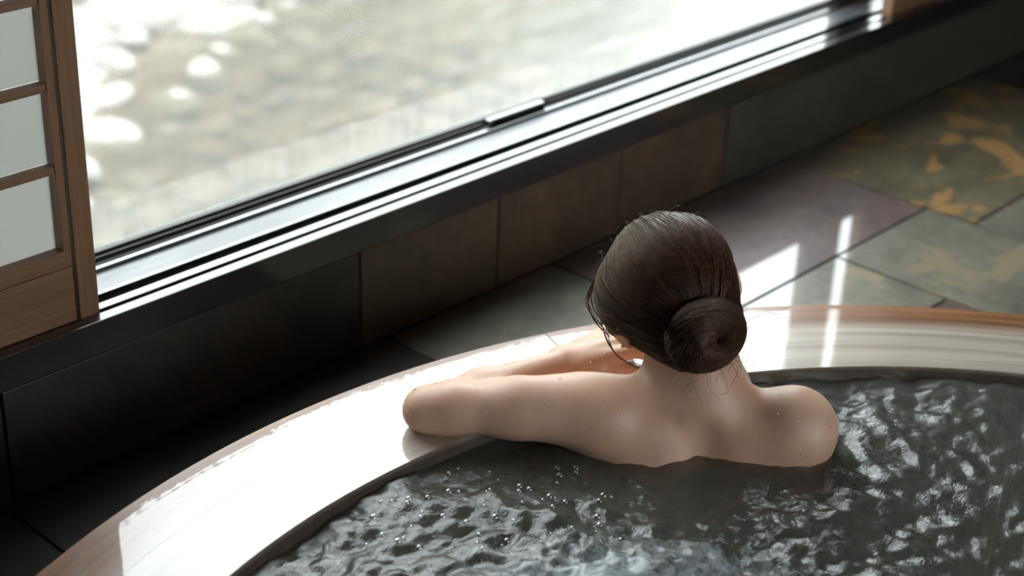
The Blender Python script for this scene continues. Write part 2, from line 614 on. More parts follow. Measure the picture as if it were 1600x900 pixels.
# window wall
bm = bmesh.new()
WT = 0.20
box(bm, X0, X1, YW + 0.012, YW + WT, ZF - 0.15, 0.008)
box(bm, X0, X1, YW + 0.012, YW + WT, WZ1, ZC + 0.1)
box(bm, X0, WX0, YW + 0.012, YW + WT, 0.008, WZ1)
box(bm, WX1, X1, YW + 0.012, YW + WT, 0.008, WZ1)
box(bm, X0 - 0.2, X1 + 0.2, YW + 0.05, YW + WT, -3.2, ZF - 0.15)
wall_back = tag(obj('wall_back', bm, M['plaster']), 'low slate tiled wall under the long window', kind='structure')
wx = [-1.7, -1.03, -0.375, 0.28, 0.935, 1.585, 1.911, 2.247, 2.581, 3.24, 3.9, 4.56, 4.9]
wk = ['slate_black'] * 5 + ['slate_brown', 'slate_brown', 'slate_olive', 'slate_olive', 'slate_olive', 'slate_black', 'slate_black']
wk[7] = 'slate_brown'
for i in range(len(wx) - 1):
    bm = bmesh.new()
    box(bm, wx[i] + 0.0022, wx[i + 1] - 0.0022, YW + random.uniform(-0.0015, 0.0015), YW + 0.0135, ZF + 0.002, -0.0215, 0.0015)
    obj('wall_tile', bm, M[wk[i]], wall_back)

tag(boxobj('wall_left', X0 - 0.15, X0, Y0, YW + WT, ZF - 0.15, ZC + 0.1, M['plaster']), 'dark plaster side wall of the bathhouse', kind='structure')
tag(boxobj('wall_right', X1, X1 + 0.15, Y0, YW + WT, ZF - 0.15, ZC + 0.1, M['plaster']), 'dark plaster end wall of the bathhouse', kind='structure')
tag(boxobj('ceiling', X0 - 0.15, X1 + 0.15, Y0 - 0.2, YW + WT, ZC, ZC + 0.12, M['ceiling']), 'cedar board ceiling of the bathhouse', kind='structure')
bm = bmesh.new()
box(bm, X0 - 0.15, X1 + 0.15, Y0 - 0.2, Y0, ZF - 0.15, W2[2])
box(bm, X0 - 0.15, X1 + 0.15, Y0 - 0.2, Y0, W2[3], ZC)
box(bm, X0 - 0.15, W2[0], Y0 - 0.2, Y0, W2[2], W2[3])
box(bm, W2[1], X1 + 0.15, Y0 - 0.2, Y0, W2[2], W2[3])
tag(obj('wall_front', bm, M['plaster']), 'dark plaster wall with an added window opening, facing the long window', kind='structure')
w2 = tag(empty('added_window', ((W2[0] + W2[1]) / 2, Y0 - 0.1, W2[2])), 'added unseen wooden framed window opposite the long window, for fill daylight', kind='structure')  # added out of view to bring light on to the bather's back
bm = bmesh.new()
hw = (W2[1] - W2[0]) / 2
for a, b in ((-hw, -hw + 0.05), (-0.03, 0.03), (hw - 0.05, hw)):
    box(bm, a, b, -0.03, 0.03, 0.0, W2[3] - W2[2])
box(bm, -hw + 0.05, hw - 0.05, -0.03, 0.03, 0, 0.05)
box(bm, -hw + 0.05, hw - 0.05, -0.03, 0.03, W2[3] - W2[2] - 0.05, W2[3] - W2[2])
obj('added_window_frame', bm, M['shoji_wood'], w2)
for a, b in ((-hw + 0.05, -0.03), (0.03, hw - 0.05)):
    boxobj('glass_pane', a, b, -0.003, 0.003, 0.05, W2[3] - W2[2] - 0.05, M['glass'], w2)

# black trim and window one
bm = bmesh.new()
box(bm, X0, X1, YW - 0.003, YW + 0.018, -0.0205, 0.032, 0.0015)
tag(obj('trim_1', bm, M['black']), 'black lacquered ledge board along the front of the sill', kind='structure')

win = tag(empty('window_1', ((WX0 + WX1) / 2, YW, 0.0)), 'long low aluminium sliding window looking onto the river', kind='structure')
wcx = (WX0 + WX1) / 2


def wbox(name, xa, xb, ya, yb, za, zb, mat, parent=win, bev=0.0):
    return boxobj(name, xa - wcx, xb - wcx, ya, yb, za, zb, mat, parent, bev)


XS0, XS1 = WX0, WX1
wbox('sill_base', XS0, XS1, 0.0185, 0.195, 0.0085, 0.014, M['gasket'])
wbox('track_rail', 1.113, 3.214, 0.0275, 0.0445, 0.014, 0.032, M['alu2'], bev=0.002)
wbox('track_lip', XS0, XS1, 0.062, 0.0695, 0.014, 0.0345, M['alu2'], bev=0.0015)
wbox('sill', XS0, XS1, 0.0695, 0.1305, 0.014, 0.0295, M['alu'])
wbox('sill_lip', XS0, XS1, 0.1305, 0.1415, 0.014, 0.0355, M['alu2'], bev=0.002)
wbox('gasket', XS0, XS1, 0.1415, 0.150, 0.014, 0.0365, M['gasket'])
wbox('sash_bead', XS0, 2.02, 0.1500, 0.1535, 0.014, 0.0425, M['bronze'], bev=0.001)
wbox('sash_bead', 2.20, XS1, 0.1500, 0.1535, 0.014, 0.0425, M['bronze'], bev=0.001)
wbox('gasket', XS0, XS1, 0.1535, 0.158, 0.014, 0.042, M['gasket'])
wbox('sash_rail', XS0, XS1, 0.158, 0.178, 0.014, 0.047, M['bronze'], bev=0.0015)
wbox('guide_block', 2.035, 2.185, 0.1440, 0.158, 0.0365, 0.047, M['alu2'], bev=0.002)
wbox('window_stile', 3.205, 3.345, 0.145, 0.180, 0.047, WZ1, M['bronze'], bev=0.002)
wbox('window_stile', 0.45, 0.52, 0.150, 0.180, 0.047, WZ1, M['bronze'], bev=0.002)
wbox('head_rail', XS0, XS1, 0.03, 0.18, WZ1 - 0.04, WZ1, M['bronze'])
wbox('jamb', XS0, XS0 + 0.03, 0.03, 0.18, 0.047, WZ1 - 0.04, M['bronze'])
wbox('jamb', XS1 - 0.03, XS1, 0.03, 0.18, 0.047, WZ1 - 0.04, M['bronze'])
for a, b in ((XS0 + 0.03, 0.45), (0.52, 3.205), (3.345, XS1 - 0.03)):
    wbox('glass_pane', a, b, 0.166, 0.170, 0.047, WZ1 - 0.04, M['glass'])

# ------------------------------------------------------------------ shoji screens
def shoji(x0, x1, ybase, label, stile_w=0.031, side_mat=None):
    root = empty('shoji_screen', ((x0 + x1) / 2, ybase + 0.015, 0.0145))
    c = (x0 + x1) / 2
    z0 = 0.0
    H = 1.695
    y0, y1 = -0.014, 0.0125

    def b(name, xa, xb, ya, yb, za, zb, mat, bev=0.0012, parent=root):
        return boxobj(name, xa - c, xb - c, ya, yb, za, zb, mat, parent, bev)
    b('stile', x0, x0 + stile_w, y0, y1, z0, H, side_mat or M['shoji_wood'])
    b('stile', x1 - stile_w, x1, y0, y1, z0, H, side_mat or M['shoji_wood'])
    xa, xb = x0 + stile_w + 0.004, x1 - stile_w - 0.004
    b('lower_panel', xa, xb, y0 + 0.004, y1 - 0.004, z0 + 0.002, 0.099, M['shoji_wood_h'])
    b('bottom_rail', xa, xb, y0 + 0.003, y1 - 0.003, 0.1005, 0.125, M['shoji_wood_h'])
    b('top_rail', xa, xb, y0 + 0.003, y1 - 0.003, H - 0.04, H, M['shoji_wood_h'])
    b('inner_stile', xb - 0.012, xb, y0 + 0.003, y1 - 0.003, 0.125, H - 0.04, M['shoji_wood'])
    b('inner_stile', xa, xa + 0.012, y0 + 0.003, y1 - 0.003, 0.125, H - 0.04, M['shoji_wood'])
    zm = [0.245 + 0.1165 * i for i in range(12)]
    zm = [z for z in zm if z < H - 0.1]
    for z in zm:
        b('muntin', xa + 0.012, xb - 0.012, y0 + 0.006, y1 - 0.006, z - 0.006, z + 0.006, M['shoji_wood_h'], 0.0008)
    zs = [0.125] + zm + [H - 0.04]
    for i in range(len(zs) - 1):
        lo = zs[i] + (0.006 if i else 0.0)
        hi = zs[i + 1] - (0.006 if i < len(zs) - 2 else 0.0)
        b('paper_pane', xa + 0.012, xb - 0.012, y1 - 0.0055, y1 - 0.0045, lo, hi, M['paper'], 0.0)
    return tag(root, label, 'screen', 'shoji screens of the window')


shoji(0.24, 1.112, YW + 0.0195, 'brown wooden shoji screen with white paper panes left of the window')
shoji(3.215, 4.10, YW + 0.0195, 'brown wooden shoji screen standing at the far right end of the window')

# ------------------------------------------------------------------ bathtub
tub = empty('wooden_bathtub', (TC[0], TC[1], ZTUB))
tag(tub, 'large round wooden bathtub with a broad wet plank rim, full of water', 'bathtub')
DZ = -ZTUB


def arc_board(ra, rb, a0, a1, z0, z1, n=14, bev=0.004, bin_=None):
    bi = bev if bin_ is None else bin_
    bm = bmesh.new()
    prof = [(ra, z0), (rb, z0), (rb, z1 - bev), (rb - bev, z1), (ra + bi, z1), (ra, z1 - bi)]
    rows = []
    for i in range(n + 1):
        a = a0 + (a1 - a0) * i / n
        rows.append([bm.verts.new((p[0] * math.cos(a), p[0] * math.sin(a), p[1])) for p in prof])
    m = len(prof)
    for i in range(n):
        for j in range(m):
            bm.faces.new((rows[i][j], rows[i][(j + 1) % m], rows[i + 1][(j + 1) % m], rows[i + 1][j]))
    bm.faces.new(rows[0])
    bm.faces.new(list(reversed(rows[-1])))
    bmesh.ops.recalc_face_normals(bm, faces=bm.faces)
    return bm


aj = math.atan2(1.337 - TC[1], 1.564 - TC[0])    # the joint seen beside the hand
NSEG = 7
for i in range(NSEG):
    a0 = aj + 2 * math.pi * i / NSEG + 0.0006
    a1 = aj + 2 * math.pi * (i + 1) / NSEG - 0.0006
    dz = random.uniform(-0.0006, 0.0006)
    obj('rim_board', arc_board(RI, 1.128, a0, a1, DZ - 0.045, DZ + dz, 26, 0.0002, 0.004), M['rim'], tub, False)
    obj('rim_board', arc_board(1.12815, RO, a0, a1, DZ - 0.045, DZ + dz - 0.0002, 26, 0.004, 0.0002), M['rim'], tub, False)
NST = 72
bm = arc_board(1.035, 1.165, -math.pi / NST + 0.0007, math.pi / NST - 0.0007, 0.03, DZ - 0.0455, 1, 0.003)
me = bpy.data.meshes.new('stave')
bm.to_mesh(me)
bm.free()
me.materials.append(M['stave'])
for i in range(NST):
    o = bpy.data.objects.new('stave', me)
    o.rotation_euler.z = 2 * math.pi * i / NST
    s = 1 + random.uniform(-0.003, 0.003)
    o.scale = (s, s, 1)
    link(o, tub)
for z in (0.25, 0.62):
    bm = bmesh.new()
    n = 96
    rows = []
    for i in range(n):
        a = 2 * math.pi * i / n
        rows.append([bm.verts.new((rr * math.cos(a), rr * math.sin(a), zz)) for rr, zz in ((1.170, z), (1.176, z), (1.176, z + 0.05), (1.170, z + 0.05))])
    for i in range(n):
        for j in range(4):
            bm.faces.new((rows[i][j], rows[i][(j + 1) % 4], rows[(i + 1) % n][(j + 1) % 4], rows[(i + 1) % n][j]))
    bmesh.ops.recalc_face_normals(bm, faces=bm.faces)
    obj('hoop', bm, M['bronze'], tub)
bm = bmesh.new()
bmesh.ops.create_cone(bm, cap_ends=True, segments=96, radius1=1.16, radius2=1.16, depth=0.03, matrix=Matrix.Translation((0, 0, 0.015)))
obj('tub_bottom', bm, M['stave'], tub)

# ------------------------------------------------------------------ noise for the water
_perm = RNG.permutation(256)
_perm = np.concatenate([_perm, _perm])
_ga = RNG.uniform(0, 2 * np.pi, 256)


def perlin(x, y):
    xi = np.floor(x).astype(int)
    yi = np.floor(y).astype(int)
    xf, yf = x - xi, y - yi
    u = xf ** 3 * (xf * (xf * 6 - 15) + 10)
    w = yf ** 3 * (yf * (yf * 6 - 15) + 10)

    def g(ix, iy, dx, dy):
        a = _ga[_perm[_perm[ix & 255] + (iy & 255)]]
        return np.cos(a) * dx + np.sin(a) * dy
    n00, n10 = g(xi, yi, xf, yf), g(xi + 1, yi, xf - 1, yf)
    n01, n11 = g(xi, yi + 1, xf, yf - 1), g(xi + 1, yi + 1, xf - 1, yf - 1)
    return (n00 * (1 - u) + n10 * u) * (1 - w) + (n01 * (1 - u) + n11 * u) * w


ORG = (1.48060749, 1.00794444)            # foot of the bather's back, world xy
HV = np.array([math.cos(CAM_HEAD), math.sin(CAM_HEAD)])
RV = np.array([math.sin(CAM_HEAD), -math.cos(CAM_HEAD)])
STEP = 0.0040
RWAT = 1.032
gx = np.arange(-RWAT, RWAT + STEP, STEP)
GX, GY = np.meshgrid(gx, gx, indexing='ij')
wxx, wyy = GX + TC[0], GY + TC[1]
lr = (wxx - ORG[0]) * RV[0] + (wyy - ORG[1]) * RV[1]
lh = (wxx - ORG[0]) * HV[0] + (wyy - ORG[1]) * HV[1]
wx1 = wxx + 0.05 * perlin(wxx * 4 + 9, wyy * 4)
wy1 = wyy + 0.05 * perlin(wxx * 4, wyy * 4 + 31)
jet = np.exp(-(((lr + 0.09) / 0.25) ** 2 + ((lh + 0.27) / 0.13) ** 2))
calm = 1 - 0.75 * np.exp(-(((lr + 0.28) / 0.10) ** 2 + ((lh - 0.0) / 0.07) ** 2))
amp = (0.75 + 0.9 * jet) * calm
hgt = np.zeros_like(GX)
for wl, a in ((0.26, 0.008), (0.125, 0.0085), (0.066, 0.0088), (0.036, 0.0066), (0.021, 0.0040), (0.0125, 0.0018)):
    hgt += a * perlin(wx1 / wl + 3.3 * wl * 100, wy1 / wl - 7.1 * wl * 100)
rid = 1 - 2 * np.abs(perlin(wx1 / 0.09 + 5, wy1 / 0.09 + 8))
hgt += 0.0035 * rid ** 2
hgt = hgt * amp + jet * (0.006 * perlin(wx1 / 0.022, wy1 / 0.022) + 0.003 * perlin(wx1 / 0.012 + 4, wy1 / 0.012))
inside = GX ** 2 + GY ** 2 < RWAT ** 2
idx = -np.ones(GX.shape, int)
idx[inside] = np.arange(inside.sum())
V = np.stack([GX[inside], GY[inside], hgt[inside]], 1)
q = np.stack([idx[:-1, :-1], idx[1:, :-1], idx[1:, 1:], idx[:-1, 1:]], -1).reshape(-1, 4)
q = q[(q >= 0).all(1)]
ed = np.concatenate([q[:, [i, (i + 1) % 4]] for i in range(4)])
key = np.sort(ed, 1)
_, first, cnts = np.unique(key[:, 0].astype(np.int64) * 10 ** 7 + key[:, 1], return_index=True, return_counts=True)
be = ed[first[cnts == 1]]
nv = len(V)
bvs = np.unique(be)
mp_ = {int(b_): nv + i for i, b_ in enumerate(bvs)}
low = V[bvs].copy()
low[:, 2] = -0.79
V = np.concatenate([V, low])
side = np.array([[e_[1], e_[0], mp_[int(e_[0])], mp_[int(e_[1])]] for e_ in be])
q = np.concatenate([q, side])
wat = pyobj('bath_water', V, q, M['water'], None, True)
bmw = bmesh.new()
bmw.from_mesh(wat.data)
bmesh.ops.holes_fill(bmw, edges=[e_ for e_ in bmw.edges if len(e_.link_faces) == 1], sides=0)
bmw.to_mesh(wat.data)
bmw.free()
at = wat.data.attributes.new('foam', 'FLOAT', 'POINT')
fo = np.zeros(len(V), np.float32)
fo[:nv] = jet[inside]
at.data.foreach_set('value', fo)
wat.location = (TC[0], TC[1], ZWATER)
tag(wat, 'rippling grey-green hot water filling the round wooden tub', 'water', kind='stuff')


# small bubbles drifting by the rim
Vs, Fs = [], []
bmb = bmesh.new()
bmesh.ops.create_icosphere(bmb, subdivisions=2, radius=1.0)
_iv = np.array([v.co[:] for v in bmb.verts])
_if = np.array([[v.index for v in f.verts] for f in bmb.faces])
bmb.free()
for i in range(70):
    a_, b_ = RNG.uniform(-0.42, -0.10), RNG.uniform(-0.20, -0.02)
    wp = np.array(ORG) + RV * a_ + HV * b_
    lx, ly = wp[0] - TC[0], wp[1] - TC[1]
    if math.hypot(lx, ly) > 1.0:
        continue
    z_ = hgt[int((lx + RWAT) / STEP), int((ly + RWAT) / STEP)]
    rr = RNG.uniform(0.0015, 0.0050)
    Fs.append(_if + len(Vs) * len(_iv))
    Vs.append(_iv * rr * np.array([1, 1, 0.8]) + np.array([lx, ly, z_]))
o = pyobj('bubbles', np.concatenate(Vs), np.concatenate(Fs), M['bead'], wat, True)
o['kind'] = 'stuff'
o['label'] = 'small clear bubbles on the water'

# ------------------------------------------------------------------ implicit-surface modeller (for the bather)
class Field:
    def __init__(self, lo, hi, s):
        self.lo = np.array(lo, float)
        self.s = s
        self.n = np.ceil((np.array(hi) - self.lo) / s).astype(int) + 1
        self.D = np.full(self.n, 10.0, np.float32)

    def _win(self, lo, hi):
        a = np.maximum(0, np.floor((np.array(lo) - self.lo) / self.s).astype(int))
        b = np.minimum(self.n, np.ceil((np.array(hi) - self.lo) / self.s).astype(int) + 1)
        if (b <= a).any():
            return None
        ax = [self.lo[i] + self.s * np.arange(a[i], b[i]) for i in range(3)]
        P = np.stack(np.meshgrid(*ax, indexing='ij'), -1)
        return tuple(slice(a[i], b[i]) for i in range(3)), P

    def put(self, lo, hi, fn, k, sub=False):
        m = k + 4 * self.s
        w = self._win(np.array(lo) - m, np.array(hi) + m)
        if w is None:
            return
        sl, P = w
        d = fn(P).astype(np.float32)
        D = self.D[sl]
        if sub:
            d = -d
            h = np.maximum(k - np.abs(D - d), 0) / k if k > 0 else 0
            self.D[sl] = np.maximum(D, d) + h * h * k * 0.25
        else:
            h = np.maximum(k - np.abs(D - d), 0) / k if k > 0 else 0
            self.D[sl] = np.minimum(D, d) - h * h * k * 0.25

    def cap(self, a, b, ra, rb, k=0.02, sub=False):
        a, b = np.array(a, float), np.array(b, float)
        R = max(ra, rb)

        def fn(P):
            ba = b - a
            tt = np.clip(((P - a) @ ba) / (ba @ ba), 0, 1)
            return np.linalg.norm(P - a - tt[..., None] * ba, axis=-1) - (ra + (rb - ra) * tt)
        self.put(np.minimum(a, b) - R, np.maximum(a, b) + R, fn, k, sub)

    def ell(self, c, rad, k=0.02, R=None, sub=False):
        c, rad = np.array(c, float), np.array(rad, float)
        mr = rad.max()

        def fn(P):
            q = P - c
            if R is not None:
                q = q @ R
            k0 = np.linalg.norm(q / rad, axis=-1)
            k1 = np.linalg.norm(q / rad ** 2, axis=-1) + 1e-9
            return k0 * (k0 - 1) / k1
        self.put(c - mr, c + mr, fn, k, sub)

    def mesh(self, smooth=2):
        D = self.D
        S = D < 0
        nx, ny, nz = D.shape
        c = S[:-1, :-1, :-1].astype(np.int8)
        tot = np.zeros((nx - 1, ny - 1, nz - 1), np.int8)
        for i in (0, 1):
            for j in (0, 1):
                for l in (0, 1):
                    tot += S[i:nx - 1 + i, j:ny - 1 + j, l:nz - 1 + l]
        act = np.argwhere((tot > 0) & (tot < 8))
        idm = -np.ones(tot.shape, np.int32)
        idm[act[:, 0], act[:, 1], act[:, 2]] = np.arange(len(act))
        corner = np.array([(i, j, l) for i in (0, 1) for j in (0, 1) for l in (0, 1)])
        vals = np.stack([D[act[:, 0] + o[0], act[:, 1] + o[1], act[:, 2] + o[2]] for o in corner], 1)
        acc = np.zeros((len(act), 3))
        cnt = np.zeros(len(act))
        for p in range(8):
            for q_ in range(p + 1, 8):
                if np.abs(corner[p] - corner[q_]).sum() != 1:
                    continue
                va, vb = vals[:, p], vals[:, q_]
                x = (va < 0) != (vb < 0)
                tt = np.where(x, va / np.where(x, va - vb, 1), 0)
                pt = corner[p] + (corner[q_] - corner[p]) * tt[:, None]
                acc += pt * x[:, None]
                cnt += x
        V = self.lo + self.s * (act + acc / cnt[:, None])
        F = []
        for ax in range(3):
            o1, o2 = [i for i in range(3) if i != ax]
            a = [slice(None)] * 3
            b = [slice(None)] * 3
            a[ax], b[ax] = slice(0, -1), slice(1, None)
            A, B = S[tuple(a)], S[tuple(b)]
            e = np.argwhere(A != B)
            ok = (e[:, o1] > 0) & (e[:, o2] > 0) & (e[:, o1] < D.shape[o1] - 1) & (e[:, o2] < D.shape[o2] - 1)
            e = e[ok]
            fl = A[e[:, 0], e[:, 1], e[:, 2]]

            def cid(d1, d2):
                c_ = e.copy()
                c_[:, o1] += d1
                c_[:, o2] += d2
                return idm[c_[:, 0], c_[:, 1], c_[:, 2]]
            qd = np.stack([cid(-1, -1), cid(0, -1), cid(0, 0), cid(-1, 0)], 1)
            if ax == 1:
                fl = ~fl
            qd[~fl] = qd[~fl][:, ::-1]
            F.append(qd)
        F = np.concatenate(F)
        F = F[(F >= 0).all(1)]
        for _ in range(smooth):
            acc = np.zeros_like(V)
            cn = np.zeros(len(V))
            for i in range(4):
                a, b = F[:, i], F[:, (i + 1) % 4]
                np.add.at(acc, a, V[b])
                np.add.at(acc, b, V[a])
                np.add.at(cn, a, 1)
                np.add.at(cn, b, 1)
            V = V * 0.45 + 0.55 * acc / np.maximum(cn, 1)[:, None]
        return V, F


# ------------------------------------------------------------------ the bather (local axes: x right, y away from camera, z up; z = 0 is the rim top)
def rot(ax, a):
    return np.array(Matrix.Rotation(a, 3, ax))


HC = np.array([-0.038, 0.115, 0.163])
RH = rot('Z', math.radians(20)) @ rot('Y', math.radians(-18)) @ rot('X', math.radians(-10))


def hd(*p):
    return HC + RH @ np.array(p, float)


B = Field((-0.45, -0.36, -0.86), (0.30, 0.36, 0.31), 0.0032)
# head
B.ell(hd(0, -0.010, 0.030), (0.074, 0.090, 0.080), 0.02, RH)
B.ell(hd(0, 0.038, -0.028), (0.056, 0.049, 0.066), 0.03, RH)
B.ell(hd(0, 0.050, -0.080), (0.030, 0.031, 0.028), 0.03, RH)
B.cap(hd(0, 0.084, 0.018), hd(0, 0.104, -0.022), 0.006, 0.0095, 0.012)
for s in (-1, 1):
    B.ell(hd(s * 0.011, 0.094, -0.026), (0.007, 0.008, 0.006), 0.006, RH)
    B.ell(hd(s * 0.031, 0.094, 0.006), (0.016, 0.012, 0.009), 0.014, RH, sub=True)
    B.cap(hd(s * 0.014, 0.080, 0.026), hd(s * 0.044, 0.068, 0.026), 0.005, 0.004, 0.020)
    B.ell(hd(s * 0.036, 0.064, -0.022), (0.018, 0.016, 0.018), 0.025, RH)
    RE = RH @ rot('Z', s * math.radians(-22)) @ rot('X', math.radians(-8))
    B.ell(hd(s * 0.084, -0.006, -0.002), (0.0080, 0.0185, 0.030), 0.006, RE)
    B.ell(hd(s * 0.090, 0.000, 0.0), (0.0055, 0.010, 0.017), 0.004, RE, sub=True)
    B.ell(hd(s * 0.0765, 0.004, -0.034), (0.007, 0.009, 0.010), 0.006, RE)
B.cap(hd(-0.016, 0.081, -0.054), hd(0.016, 0.081, -0.054), 0.006, 0.006, 0.006)
B.cap(hd(-0.013, 0.080, -0.066), hd(0.013, 0.080, -0.066), 0.0075, 0.0075, 0.006)
B.cap(hd(-0.020, 0.088, -0.060), hd(0.020, 0.088, -0.060), 0.0022, 0.0022, 0.004, sub=True)
# neck
B.cap(hd(0.0, -0.030, -0.050), (0.006, 0.066, 0.020), 0.050, 0.048, 0.035)
B.cap(hd(-0.02, -0.02, -0.06), (-0.02, 0.10, 0.0), 0.032, 0.030, 0.03)
B.cap(hd(0.02, -0.02, -0.06), (0.03, 0.10, 0.0), 0.032, 0.030, 0.03)
# torso, turned a little towards the window
RT = rot('Z', math.radians(9))
TCN = np.array([0.004, 0.086, 0.0])


def to(x, y, z):
    return TCN + RT @ np.array([x, y, 0.0]) + np.array([0, 0, z])


B.ell(to(0, 0.004, -0.125), (0.148, 0.084, 0.165), 0.03, RT)
B.cap(to(-0.055, -0.012, -0.06), to(0.055, -0.012, -0.06), 0.075, 0.075, 0.05)
B.ell(to(0, 0.0, -0.29), (0.112, 0.078, 0.13), 0.06, RT)
B.ell(to(0, -0.005, -0.42), (0.150, 0.100, 0.105), 0.06, RT)
# trapezius slopes and shoulders
LS = np.array([-0.133, 0.048, 0.018])
RS = np.array([0.128, 0.050, 0.010])
B.cap((0.0, 0.070, 0.045), LS + (0.02, 0.01, 0.002), 0.040, 0.038, 0.045)
B.cap((0.012, 0.066, 0.030), RS + (-0.02, -0.004, 0.004), 0.036, 0.039, 0.035)
B.ell(RS + (0.002, 0, 0), (0.050, 0.050, 0.054), 0.03)
B.ell(LS + (0.010, -0.004, 0.0), (0.052, 0.050, 0.050), 0.03)
# scapulae and spine furrow
B.ell((-0.070, 0.018, -0.030), (0.040, 0.020, 0.058), 0.025, rot('Y', math.radians(14)))
B.ell((0.082, 0.022, -0.035), (0.042, 0.020, 0.060), 0.025, rot('Y', math.radians(-14)))
B.cap((0.004, 0.000, 0.020), (0.004, -0.020, -0.20), 0.010, 0.012, 0.030, sub=True)
# collar bones and breasts (hidden from here)
B.cap((0.0, 0.140, -0.005), LS + (0.02, 0.03, 0.01), 0.010, 0.012, 0.02)
B.cap((0.02, 0.140, -0.005), RS + (-0.02, 0.03, 0.01), 0.010, 0.012, 0.02)
# left arm lying along the rim
LE = np.array([-0.353, 0.034, 0.0285])
LWR = np.array([-0.165, 0.178, 0.0255])
B.cap(LS + (0, 0, 0.006), LE + (0.11, 0.006, 0.002), 0.046, 0.036, 0.025)
B.cap(LS + (-0.03, 0, 0.014), LE + (0.13, 0.006, 0.008), 0.040, 0.031, 0.025)
B.cap(LE + (0.11, 0.006, 0.002), LE + (0.03, 0.002, 0), 0.036, 0.0305, 0.02)
B.cap(LE + (0.03, 0.002, 0), LE, 0.0315, 0.0245, 0.02)
B.ell(LE + (-0.002, -0.002, -0.004), (0.027, 0.027, 0.025), 0.015)
FM = LE * 0.62 + LWR * 0.38
B.cap(LE + (0.0, 0.010, -0.004), FM + (0, 0, -0.003), 0.0265, 0.029, 0.015)
B.cap(FM + (0, 0, -0.003), LWR, 0.029, 0.0195, 0.02)
B.ell(LWR + (-0.008, 0.006, 0.002), (0.024, 0.020, 0.018), 0.012)


def finger(pts, r0, r1, k=0.004):
    for i in range(len(pts) - 1):
        ra = r0 + (r1 - r0) * i / (len(pts) - 1)
        rb = r0 + (r1 - r0) * (i + 1) / (len(pts) - 1)
        B.cap(pts[i], pts[i + 1], ra, rb, k)


# left hand: back of the hand up, knuckles bent, fingers folded down on to the rim
KN = [np.array(p) for p in ((-0.083, 0.183, 0.044), (-0.090, 0.203, 0.049), (-0.103, 0.221, 0.047), (-0.117, 0.237, 0.041))]
WB = [LWR + np.array(o) for o in ((0.012, -0.012, 0.004), (0.010, -0.002, 0.007), (0.008, 0.010, 0.006), (0.004, 0.020, 0.002))]
for kn, wb in zip(KN, WB):
    B.cap(wb, kn, 0.0150, 0.0095, 0.007)
    B.ell(kn + (0, 0, 0.001), (0.0115, 0.0105, 0.0105), 0.006)
B.ell((KN[1] + LWR) / 2 + (0.004, 0.006, -0.010), (0.036, 0.030, 0.016), 0.015, rot('Z', math.radians(28)))
fl = [(0.040, 0.024, 0.019), (0.044, 0.027, 0.020), (0.040, 0.025, 0.019), (0.032, 0.019, 0.017)]
for i, (kn, L_) in enumerate(zip(KN, fl)):
    d0 = np.array([0.90, 0.28 - 0.04 * i, -0.32])
    d1 = np.array([0.62, 0.10, -0.74])
    d2 = np.array([-0.10, -0.05, -0.85])
    p = [kn]
    for d, l_ in zip((d0, d1, d2), L_):
        nx = p[-1] + d / np.linalg.norm(d) * l_
        nx[2] = max(nx[2], 0.0085)
        p.append(nx)
    finger(p, 0.0098 - 0.0005 * i, 0.0068)
# left thumb on the near side
finger([LWR + (0.020, -0.012, -0.004), LWR + (0.048, -0.018, -0.006), LWR + (0.078, -0.008, -0.008), LWR + (0.104, 0.006, -0.013)], 0.0130, 0.0078, 0.008)
# right arm: down in front of the chest, forearm rising, hand hooked over the rim edge
RE_ = np.array([0.140, 0.118, -0.195])
RWR = np.array([0.066, 0.172, -0.024])
B.cap(RS, RE_, 0.045, 0.036, 0.03)
B.cap(RE_, RWR * 0.6 + RE_ * 0.4, 0.036, 0.030, 0.02)
B.cap(RWR * 0.6 + RE_ * 0.4, RWR, 0.030, 0.020, 0.02)
RK = [np.array(p) for p in ((0.024, 0.208, 0.022), (0.036, 0.216, 0.025), (0.049, 0.220, 0.024), (0.062, 0.220, 0.019))]
for i, kn in enumerate(RK):
    B.cap(RWR + (-0.012 + 0.009 * i, 0.004 + 0.003 * i, 0.008), kn, 0.0130, 0.0098, 0.007)
    B.ell(kn, (0.0108, 0.0105, 0.0105), 0.005)
B.ell((RK[1] + RWR) / 2 + (0.002, 0.0, -0.002), (0.028, 0.028, 0.014), 0.012)
for i, kn in enumerate(RK):
    L_ = fl[i]
    p = [kn]
    for d, l_ in zip((np.array([-0.55, 0.80, -0.25]), np.array([-0.55, 0.62, -0.60]), np.array([-0.4, 0.3, -0.85])), L_):
        nx = p[-1] + d / np.linalg.norm(d) * l_
        nx[2] = max(nx[2], 0.0085)
        p.append(nx)
    finger(p, 0.0098 - 0.0005 * i, 0.0068)
finger([RWR + (-0.012, 0.010, 0.006), RWR + (-0.040, 0.018, 0.018), RWR + (-0.062, 0.030, 0.020), RWR + (-0.076, 0.048, 0.014)], 0.0125, 0.0075, 0.008)
# legs, kneeling under water
for s in (-1, 1):
    hip = to(s * 0.078, -0.005, -0.45)
    kne = to(s * 0.085, 0.012, -0.765)
    ank = to(s * 0.060, -0.335, -0.790)
    B.cap(hip, kne, 0.074, 0.052, 0.05)
    B.cap(kne, ank, 0.050, 0.030, 0.02)
bv, bf = B.mesh(2)
person = pyobj('person', bv, bf, M['skin'], None, True)
person.location = (ORG[0], ORG[1], 0.0)
person.rotation_euler.z = CAM_HEAD - math.pi / 2
tag(person, 'bather seen from behind, hair in a bun, left arm resting along the tub rim', 'person')

